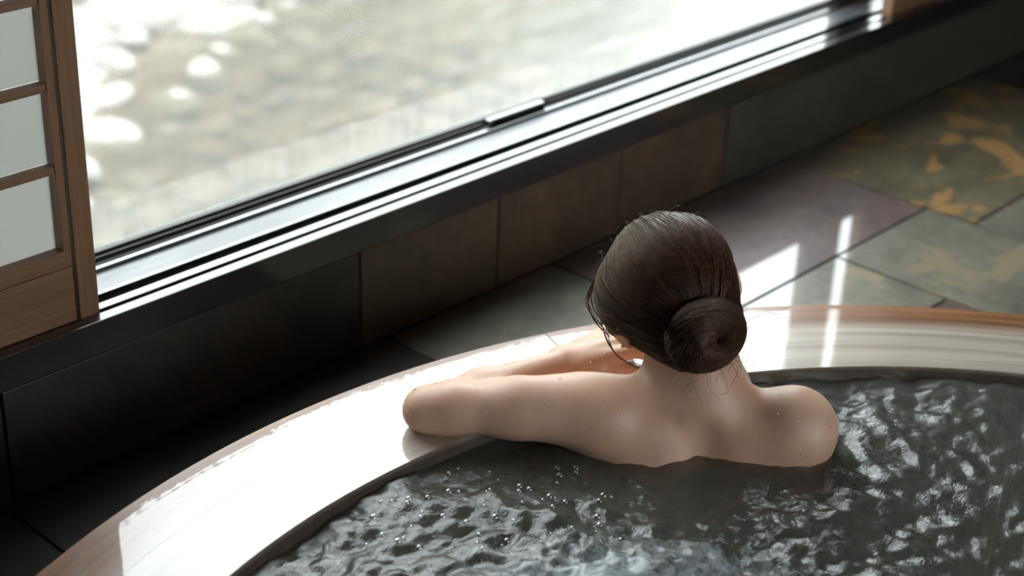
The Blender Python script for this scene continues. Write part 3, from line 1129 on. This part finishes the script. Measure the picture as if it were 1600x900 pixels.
for s in (-1, 1):
    ec = hd(s * 0.031, 0.0695, 0.008)
    bm = bmesh.new()
    bmesh.ops.create_uvsphere(bm, u_segments=16, v_segments=10, radius=0.0112, matrix=Matrix.Translation(Vector(ec)))
    e = obj('eye', bm, M['eye'], person, True)
    bm = bmesh.new()
    bmesh.ops.create_uvsphere(bm, u_segments=12, v_segments=8, radius=0.0056, matrix=Matrix.Translation(Vector(ec + RH @ np.array([0, 0.0064, -0.0022]))))
    obj('iris', bm, M['iris'], e, True)
    # lids: two shell caps that leave a narrow opening
    for z0, z1 in ((0.02, 1.0), (-1.0, -0.34)):
        vs, fs = [], []
        nu, nvv = 18, 8
        for i in range(nvv + 1):
            el = math.asin(z0 + (z1 - z0) * i / nvv)
            for j in range(nu + 1):
                az = math.pi * j / nu
                for rr in (0.0124,):
                    vs.append(ec + RH @ np.array([1.12 * rr * math.cos(el) * math.cos(az), rr * math.cos(el) * math.sin(az), rr * math.sin(el)]))
        for i in range(nvv):
            for j in range(nu):
                k = i * (nu + 1) + j
                fs.append((k, k + 1, k + nu + 2, k + nu + 1))
        o = pyobj('eyelid', vs, fs, M['skin'], e, True)
        md = o.modifiers.new('thickness', 'SOLIDIFY')
        md.thickness = 0.0012
    # eyebrow
    vs, fs = [], []
    for i in range(9):
        u = i / 8
        c = hd(s * (0.013 + 0.034 * u), 0.0865 - 0.020 * u ** 1.6, 0.0285 + 0.004 * math.sin(math.pi * u * 0.8))
        w_ = 0.0028 * (1 - 0.7 * u)
        for a_, b_ in ((-w_, 0.0), (0.0, 0.0016), (w_, 0.0), (0.0, -0.003)):
            vs.append(c + RH @ np.array([0, b_, a_]))
    for i in range(8):
        for j in range(4):
            fs.append((i * 4 + j, i * 4 + (j + 1) % 4, i * 4 + 4 + (j + 1) % 4, i * 4 + 4 + j))
    pyobj('eyebrow', vs, fs, M['hair'], person, True)

# hair cap
CC = np.array([0.0, -0.010, 0.029])
CR = np.array([0.0785, 0.0960, 0.0870])
H = Field(HC - 0.17, HC + 0.17, 0.003)
H.ell(hd(*CC), CR, 0.01, RH)
H.ell(hd(0, -0.052, -0.035), (0.056, 0.048, 0.045), 0.04, RH)             # nape
H.ell(hd(-0.058, 0.022, 0.006), (0.036, 0.050, 0.058), 0.03, RH)          # lock over the left temple
H.ell(hd(0.054, 0.015, 0.030), (0.024, 0.045, 0.050), 0.03, RH)
H.ell(hd(0, 0.118, -0.050), (0.066, 0.076, 0.118), 0.010, RH, sub=True)   # face opening
H.ell(hd(0.092, -0.002, -0.008), (0.026, 0.026, 0.034), 0.006, RH, sub=True)   # right ear
H.ell(hd(-0.090, 0.002, -0.050), (0.022, 0.034, 0.026), 0.012, RH, sub=True)  # left ear lobe
hv, hf = H.mesh(2)
hair = pyobj('hair', hv, hf, M['hair'], person, True)
hair['label'] = 'dark brown hair combed back smooth'


def strands(paths, rad, name, parent, taper=True):
    """paths: list of (n,3) arrays -> one mesh of thin three-sided tubes"""
    Vs, Fs = [], []
    base = 0
    ang = np.array([0, 2 * np.pi / 3, 4 * np.pi / 3])
    for pi, p in enumerate(paths):
        n = len(p)
        tg = np.gradient(p, axis=0)
        tg /= np.linalg.norm(tg, axis=1)[:, None] + 1e-9
        up = np.array([0.31, 0.17, 0.93])
        a = np.cross(tg, up)
        a /= np.linalg.norm(a, axis=1)[:, None] + 1e-9
        b = np.cross(tg, a)
        rr = rad if np.isscalar(rad) else rad[pi]
        prof = np.ones(n) * rr
        if taper:
            prof[-2:] *= np.array([0.7, 0.25])
        ring = p[:, None, :] + prof[:, None, None] * (np.cos(ang)[None, :, None] * a[:, None, :] + np.sin(ang)[None, :, None] * b[:, None, :])
        Vs.append(ring.reshape(-1, 3))
        i = np.arange(n - 1)[:, None] * 3
        j = np.arange(3)[None, :]
        f = np.stack([i + j, i + (j + 1) % 3, i + 3 + (j + 1) % 3, i + 3 + j], -1).reshape(-1, 4) + base
        Fs.append(f)
        base += n * 3
    return pyobj(name, np.concatenate(Vs), np.concatenate(Fs), M['hair'], parent, True)


BUN = np.array([-0.005, -0.110, -0.013])       # bun centre, head frame
db = (BUN - CC) / CR
db /= np.linalg.norm(db)


def capinside(u):
    """keep strand starts off the face and ears"""
    p = CC + CR * u
    face = (((p - np.array([0, 0.118, -0.050])) / np.array([0.068, 0.078, 0.120])) ** 2).sum() < 1
    rear = (((p - np.array([0.090, 0.0, -0.012])) / np.array([0.022, 0.026, 0.032])) ** 2).sum() < 1
    lear = (((p - np.array([-0.090, 0.002, -0.050])) / np.array([0.026, 0.032, 0.026])) ** 2).sum() < 1
    return not (face or rear or lear) and p[2] > -0.062 + 0.2 * max(0, p[1])


Hs = H


def capproj(u):
    """march along direction u from the cap centre to the hair surface"""
    o = hd(*CC)
    d = RH @ (CR * u)
    lo, hi = 0.55, 1.65
    for _ in range(14):
        mid = (lo + hi) / 2
        q_ = (o + d * mid - Hs.lo) / Hs.s
        i = np.clip(np.round(q_).astype(int), 0, Hs.n - 1)
        if Hs.D[i[0], i[1], i[2]] < 0:
            lo = mid
        else:
            hi = mid
    return o + d * lo


# a lookup of surface radius so that thousands of strands are quick
_nu, _nv = 72, 48
TAB = np.zeros((_nu + 1, _nv + 1))
for i in range(_nu + 1):
    for j in range(_nv + 1):
        az = -math.pi + 2 * math.pi * i / _nu
        el = -math.pi / 2 + math.pi * j / _nv
        u = np.array([math.cos(el) * math.cos(az), math.cos(el) * math.sin(az), math.sin(el)])
        TAB[i, j] = np.linalg.norm((RH.T @ (capproj(u) - hd(*CC))) / CR)
for _ in range(2):
    TAB[1:-1, 1:-1] = 0.5 * TAB[1:-1, 1:-1] + 0.125 * (TAB[:-2, 1:-1] + TAB[2:, 1:-1] + TAB[1:-1, :-2] + TAB[1:-1, 2:])


def surf(U, lift):
    az = np.arctan2(U[:, 1], U[:, 0])
    el = np.arcsin(np.clip(U[:, 2], -1, 1))
    fi = (az + np.pi) / (2 * np.pi) * _nu
    fj = (el + np.pi / 2) / np.pi * _nv
    i0 = np.clip(fi.astype(int), 0, _nu - 1)
    j0 = np.clip(fj.astype(int), 0, _nv - 1)
    a, b = fi - i0, fj - j0
    R_ = TAB[i0, j0] * (1 - a) * (1 - b) + TAB[i0 + 1, j0] * a * (1 - b) + TAB[i0, j0 + 1] * (1 - a) * b + TAB[i0 + 1, j0 + 1] * a * b
    p = CC + CR * U * (R_ + lift / 0.09)[:, None]
    return HC + p @ RH.T


whorl = np.array([-0.30, 0.10, 0.95])
whorl /= np.linalg.norm(whorl)
eb1 = np.cross(db, (0, 0, 1.0))
eb1 /= np.linalg.norm(eb1)
eb2 = np.cross(db, eb1)
paths, rads = [], []
tries = 0
while len(paths) < 3800 and tries < 20000:
    tries += 1
    u = RNG.normal(size=3)
    u /= np.linalg.norm(u)
    if RNG.random() < 0.35:
        u = whorl + 0.35 * RNG.normal(size=3)
        u /= np.linalg.norm(u)
    if not capinside(u):
        continue
    w_ = np.arccos(np.clip(u @ db, -1, 1))
    if w_ < 0.35:
        continue
    n = 14
    tt = np.linspace(0, 1, n)
    ln = min(1.0, RNG.uniform(0.55, 1.1))
    tt = tt * ln
    U = (np.sin((1 - tt) * w_)[:, None] * u + np.sin(tt * w_)[:, None] * db) / np.sin(w_)
    # strands leave the whorl sideways, then turn to the bun
    side = np.cross(whorl, u)
    side /= np.linalg.norm(side) + 1e-6
    away = u - whorl * (u @ whorl)
    U = U + (0.20 * np.sin(np.pi * tt) * np.exp(-2.0 * (1 - u @ whorl)))[:, None] * away / (np.linalg.norm(away) + 1e-6)
    ph = RNG.uniform(0, 6.28)
    U = U + (0.012 * np.sin(tt * RNG.uniform(3, 7) + ph))[:, None] * side
    U /= np.linalg.norm(U, axis=1)[:, None]
    azb = np.arctan2(u @ eb2, u @ eb1)
    lock = 0.0016 * np.sin(azb * 23 + 2.0 * np.sin(azb * 5)) + 0.0010 * np.sin(azb * 51)
    lift = 0.0008 + lock * np.sin(np.pi * np.clip(tt * 1.1, 0, 1)) + RNG.uniform(-0.0006, 0.0008) + 0.0006 * np.sin(tt * 9 + ph)
    keep = np.array([capinside(x) for x in U])
    if not keep.all():
        c_ = np.argmin(keep)
        if c_ < 5:
            continue
        U, lift = U[:c_], lift[:c_]
    paths.append(surf(U, lift))
    rads.append(RNG.uniform(0.0004, 0.0011))
st = strands(paths, rads, 'combed_strands', hair)
st['kind'] = 'stuff'

# bun: coil of hair, hollow in the middle
ax = db * CR
ax = np.array([0.10, -0.93, -0.34])
ax /= np.linalg.norm(ax)
e1 = np.cross(ax, (0, 0, 1.0))
e1 /= np.linalg.norm(e1)
e2 = np.cross(e1, ax)
RM, RMIN = 0.0275, 0.0255


def torus(th, ph, mr=RMIN, k=1.0):
    rad_ = RM + mr * np.cos(ph)
    lobe = 1.0 + 0.05 * np.sin(2 * th + 0.6)
    return BUN + (rad_ * lobe)[:, None] * (np.cos(th)[:, None] * e1 * 0.98 + np.sin(th)[:, None] * e2 * 1.02) + (mr * 1.05 * np.sin(ph))[:, None] * ax


nt, npn = 60, 28
TH, PH = np.meshgrid(np.linspace(0, 2 * np.pi, nt, endpoint=False), np.linspace(0, 2 * np.pi, npn, endpoint=False), indexing='ij')
tv = torus(TH.ravel(), PH.ravel())
ii, jj = np.meshgrid(np.arange(nt), np.arange(npn), indexing='ij')
tf = np.stack([ii * npn + jj, ((ii + 1) % nt) * npn + jj, ((ii + 1) % nt) * npn + (jj + 1) % npn, ii * npn + (jj + 1) % npn], -1).reshape(-1, 4)
bun = pyobj('hair_bun', HC + tv @ RH.T, tf, M['hair'], person, True)
bun['label'] = 'round coiled bun low on the back of the head'
core = []
bm = bmesh.new()
bmesh.ops.create_uvsphere(bm, u_segments=20, v_segments=12, radius=0.030, matrix=Matrix.Translation(Vector(HC + RH @ (BUN - ax * 0.012))))
obj('bun_core', bm, M['hair'], bun, True)
paths, rads = [], []
for i in range(1300):
    th0 = RNG.uniform(0, 2 * np.pi)
    ph0 = RNG.uniform(-0.6, 2.7)
    span = RNG.uniform(0.8, 2.2)
    tw = RNG.uniform(0.25, 0.9)
    tt = np.linspace(0, 1, 12)
    th = th0 + span * tt
    ph = ph0 + tw * span * tt + 0.05 * np.sin(8 * tt + i)
    paths.append(HC + torus(th, ph, RMIN + RNG.uniform(-0.0005, 0.0012)) @ RH.T)
    rads.append(RNG.uniform(0.00035, 0.0009))
st = strands(paths, rads, 'bun_strands', bun)
st['kind'] = 'stuff'

# loose hairs: fly-aways, nape wisps, the long strand beside the left cheek
paths, rads = [], []


def wisp(p0, p1, bow, n=14, r=0.0004):
    p0, p1, bow = np.array(p0, float), np.array(p1, float), np.array(bow, float)
    tt = np.linspace(0, 1, n)[:, None]
    paths.append(p0 + (p1 - p0) * tt + bow * np.sin(np.pi * tt) + 0.0015 * np.sin(tt * 9 + RNG.uniform(0, 6)) * RNG.normal(size=3))
    rads.append(r)


for i in range(7):
    j = RNG.normal(size=3) * 0.003
    wisp(hd(-0.080, 0.050, 0.045) + j, hd(-0.085, 0.030, -0.030) + j * 1.5, RH @ np.array([-0.014, 0.018, 0.0]), r=0.0007)
for i in range(3):
    j = RNG.normal(size=3) * 0.0012
    wisp(hd(-0.088, 0.050, 0.0) + j, hd(-0.050, 0.036, -0.105) + j, RH @ np.array([-0.016, 0.01, -0.012]), r=0.0007)
for i in range(26):
    a = RNG.uniform(-0.035, 0.045)
    s0 = hd(a, -0.090 + 0.3 * abs(a), -0.052)
    wisp(s0, s0 + np.array([RNG.uniform(-0.03, 0.03), RNG.uniform(-0.02, 0.0), -RNG.uniform(0.02, 0.065)]), RNG.normal(size=3) * 0.007, r=0.00026)
for i in range(16):
    th = RNG.uniform(0, 2 * np.pi, 1)
    s0 = HC + RH @ torus(th, np.array([0.3]))[0]
    wisp(s0, s0 + RH @ (np.cos(th[0]) * e1 + np.sin(th[0]) * e2) * RNG.uniform(0.01, 0.03) + RNG.normal(size=3) * 0.012, RNG.normal(size=3) * 0.008, r=0.00028)
for i in range(34):
    u = np.array([RNG.uniform(-0.9, 0.7), RNG.uniform(-0.2, 0.7), RNG.uniform(0.35, 1.0)])
    u /= np.linalg.norm(u)
    if not capinside(u):
        continue
    s0 = surf(u[None], np.array([0.0]))[0]
    dr = RH @ u
    wisp(s0, s0 + dr * RNG.uniform(0.004, 0.022) + RH @ np.array([RNG.uniform(-0.03, 0.03), RNG.uniform(-0.02, 0.03), -0.01]), dr * 0.006, r=0.00028)
st = strands(paths, rads, 'loose_hairs', hair)
st['kind'] = 'stuff'

# earring
bm = bmesh.new()
bmesh.ops.create_uvsphere(bm, u_segments=10, v_segments=8, radius=0.0028, matrix=Matrix.Translation(Vector(hd(-0.0845, 0.003, -0.036))))
o = obj('earring', bm, M['gold'], person, True)
o['label'] = 'small gold stud in the left ear lobe'

# water beads on the skin
nrm = np.zeros_like(bv)
fn_ = np.cross(bv[bf[:, 2]] - bv[bf[:, 0]], bv[bf[:, 3]] - bv[bf[:, 1]])
for i in range(4):
    np.add.at(nrm, bf[:, i], fn_)
nrm /= np.linalg.norm(nrm, axis=1)[:, None] + 1e-12
cand = np.where((bv[:, 2] > -0.022) & (nrm[:, 2] > -0.25) & (nrm[:, 1] < 0.75) & (np.linalg.norm(bv - HC, axis=1) > 0.135))[0]
pick = RNG.choice(cand, 230, replace=False)
ico = bmesh.new()
bmesh.ops.create_icosphere(ico, subdivisions=1, radius=1.0)
iv = np.array([v.co[:] for v in ico.verts])
ifc = np.array([[v.index for v in f.verts] for f in ico.faces])
ico.free()
Vs, Fs = [], []
for i, p in enumerate(pick):
    rr = RNG.choice([0.0009, 0.0013, 0.0018, 0.0025], p=[0.4, 0.33, 0.2, 0.07])
    Vs.append(bv[p] + nrm[p] * rr * 0.25 + iv * rr)
    Fs.append(ifc + i * len(iv))
o = pyobj('water_droplets', np.concatenate(Vs), np.concatenate(Fs), M['bead'], person, True)
o['kind'] = 'stuff'
o['label'] = 'clear water beads on the skin'

# ------------------------------------------------------------------ outside: river, bank, stones
ZR = -2.6


def bank_edge(x):
    return np.interp(x, [-20, 2, 4.5, 5.2, 6.2, 7.4, 9.5, 30], [3.2, 5.2, 7.0, 7.75, 8.35, 8.8, 10.2, 20])


n = 150
xs = np.linspace(-16, 30, n)
ys = np.linspace(1.98, 42, n)
GX, GY = np.meshgrid(xs, ys, indexing='ij')
dist = GY - bank_edge(GX)
z = ZR - 0.35 + 0.42 / (1 + np.exp(-dist * 1.6)) + 0.03 * np.clip(dist, 0, 50)
added_hill = np.clip((GY - 14.0) / 18.0, 0, 1)  # unseen hill added so the river does not mirror bare sky
z += 16.0 * added_hill ** 1.3 + added_hill * 2.0 * perlin(GX * 0.25, GY * 0.25)
z += 0.10 * perlin(GX * 0.7, GY * 0.7) + 0.05 * perlin(GX * 2.1, GY * 2.1)
V = np.stack([GX.ravel(), GY.ravel(), z.ravel()], 1)
ii, jj = np.meshgrid(np.arange(n - 1), np.arange(n - 1), indexing='ij')
q = np.stack([ii * n + jj, (ii + 1) * n + jj, (ii + 1) * n + jj + 1, ii * n + jj + 1], -1).reshape(-1, 4)
g = pyobj('ground_outside', V, q, M['gravel'], None, True)
me = g.data
me.materials.append(M['bed'])
fc = V[q].mean(1)
me.materials.append(M['added_forest'])
mi = (fc[:, 2] < ZR - 0.03).astype(np.int32)
mi[fc[:, 1] > 15.0] = 2
me.polygons.foreach_set('material_index', mi)
tag(g, 'gravel river bank and river bed outside the window', kind='structure')

n = 60
xs = np.linspace(-16, 30, n)
ys = np.linspace(1.98, 24, n)
GX, GY = np.meshgrid(xs, ys, indexing='ij')
V = np.stack([GX.ravel(), GY.ravel(), np.full(n * n, ZR)], 1)
ii, jj = np.meshgrid(np.arange(n - 1), np.arange(n - 1), indexing='ij')
q = np.stack([ii * n + jj, (ii + 1) * n + jj, (ii + 1) * n + jj + 1, ii * n + jj + 1], -1).reshape(-1, 4)
o = pyobj('river_water', V, q, M['river'], None, True)
tag(o, 'shallow greenish river flowing past outside the window', 'river', kind='stuff')

stone_me = []
for k in range(6):
    bm = bmesh.new()
    bmesh.ops.create_icosphere(bm, subdivisions=2, radius=1.0)
    off = RNG.uniform(0, 50, 3)
    for v in bm.verts:
        c = v.co
        f = 1 + 0.35 * float(perlin(np.array([c.x * 1.1 + off[0]]), np.array([c.y * 1.1 + c.z * 0.8 + off[1]]))[0])
        v.co = c * f
    m_ = bpy.data.meshes.new('river_stone')
    bm.to_mesh(m_)
    bm.free()
    m_.polygons.foreach_set('use_smooth', [True] * len(m_.polygons))
    stone_me.append(m_)
stone_dry = []
stone_wet = []
for m_ in stone_me:
    a = m_.copy()
    a.materials.append(M['stone'])
    stone_dry.append(a)
    b = m_.copy()
    b.materials.append(M['stone_wet'])
    stone_wet.append(b)


placed = []


def stone(x, y, s, wet):
    if any(math.hypot(x - a, y - b) < 1.22 * (s + c) for a, b, c in placed):
        return
    placed.append((x, y, s))
    m_ = random.choice(stone_wet if wet else stone_dry)
    o = bpy.data.objects.new('river_stone', m_)
    d = y - float(bank_edge(x))
    z = ZR - 0.35 + 0.42 / (1 + math.exp(-d * 1.6)) + 0.03 * max(0, d)
    o.location = (x, y, z + s * 0.12)
    o.scale = (s * random.uniform(0.9, 1.5), s * random.uniform(0.8, 1.2), s * random.uniform(0.45, 0.7))
    o.rotation_euler = (random.uniform(-0.2, 0.2), random.uniform(-0.2, 0.2), random.uniform(0, 6.28))
    link(o)
    if wet:
        tag(o, 'wet brown stone lying in the shallow edge of the river', 'stone', 'wet stones in the shallows')
    else:
        tag(o, 'bleached pale stone on the gravel bank beyond the window', 'stone', 'pale stones on the bank')


for i in range(900):
    x = random.uniform(4.0, 9.0)
    stone(x, float(bank_edge(x)) + abs(random.gauss(0.1, 1.1)), random.uniform(0.09, 0.26), False)
for i in range(900):
    x = random.uniform(4.0, 8.6)
    stone(x, float(bank_edge(x)) - 0.1 - abs(random.gauss(0.0, 0.9)), random.uniform(0.07, 0.22), True)
o = None
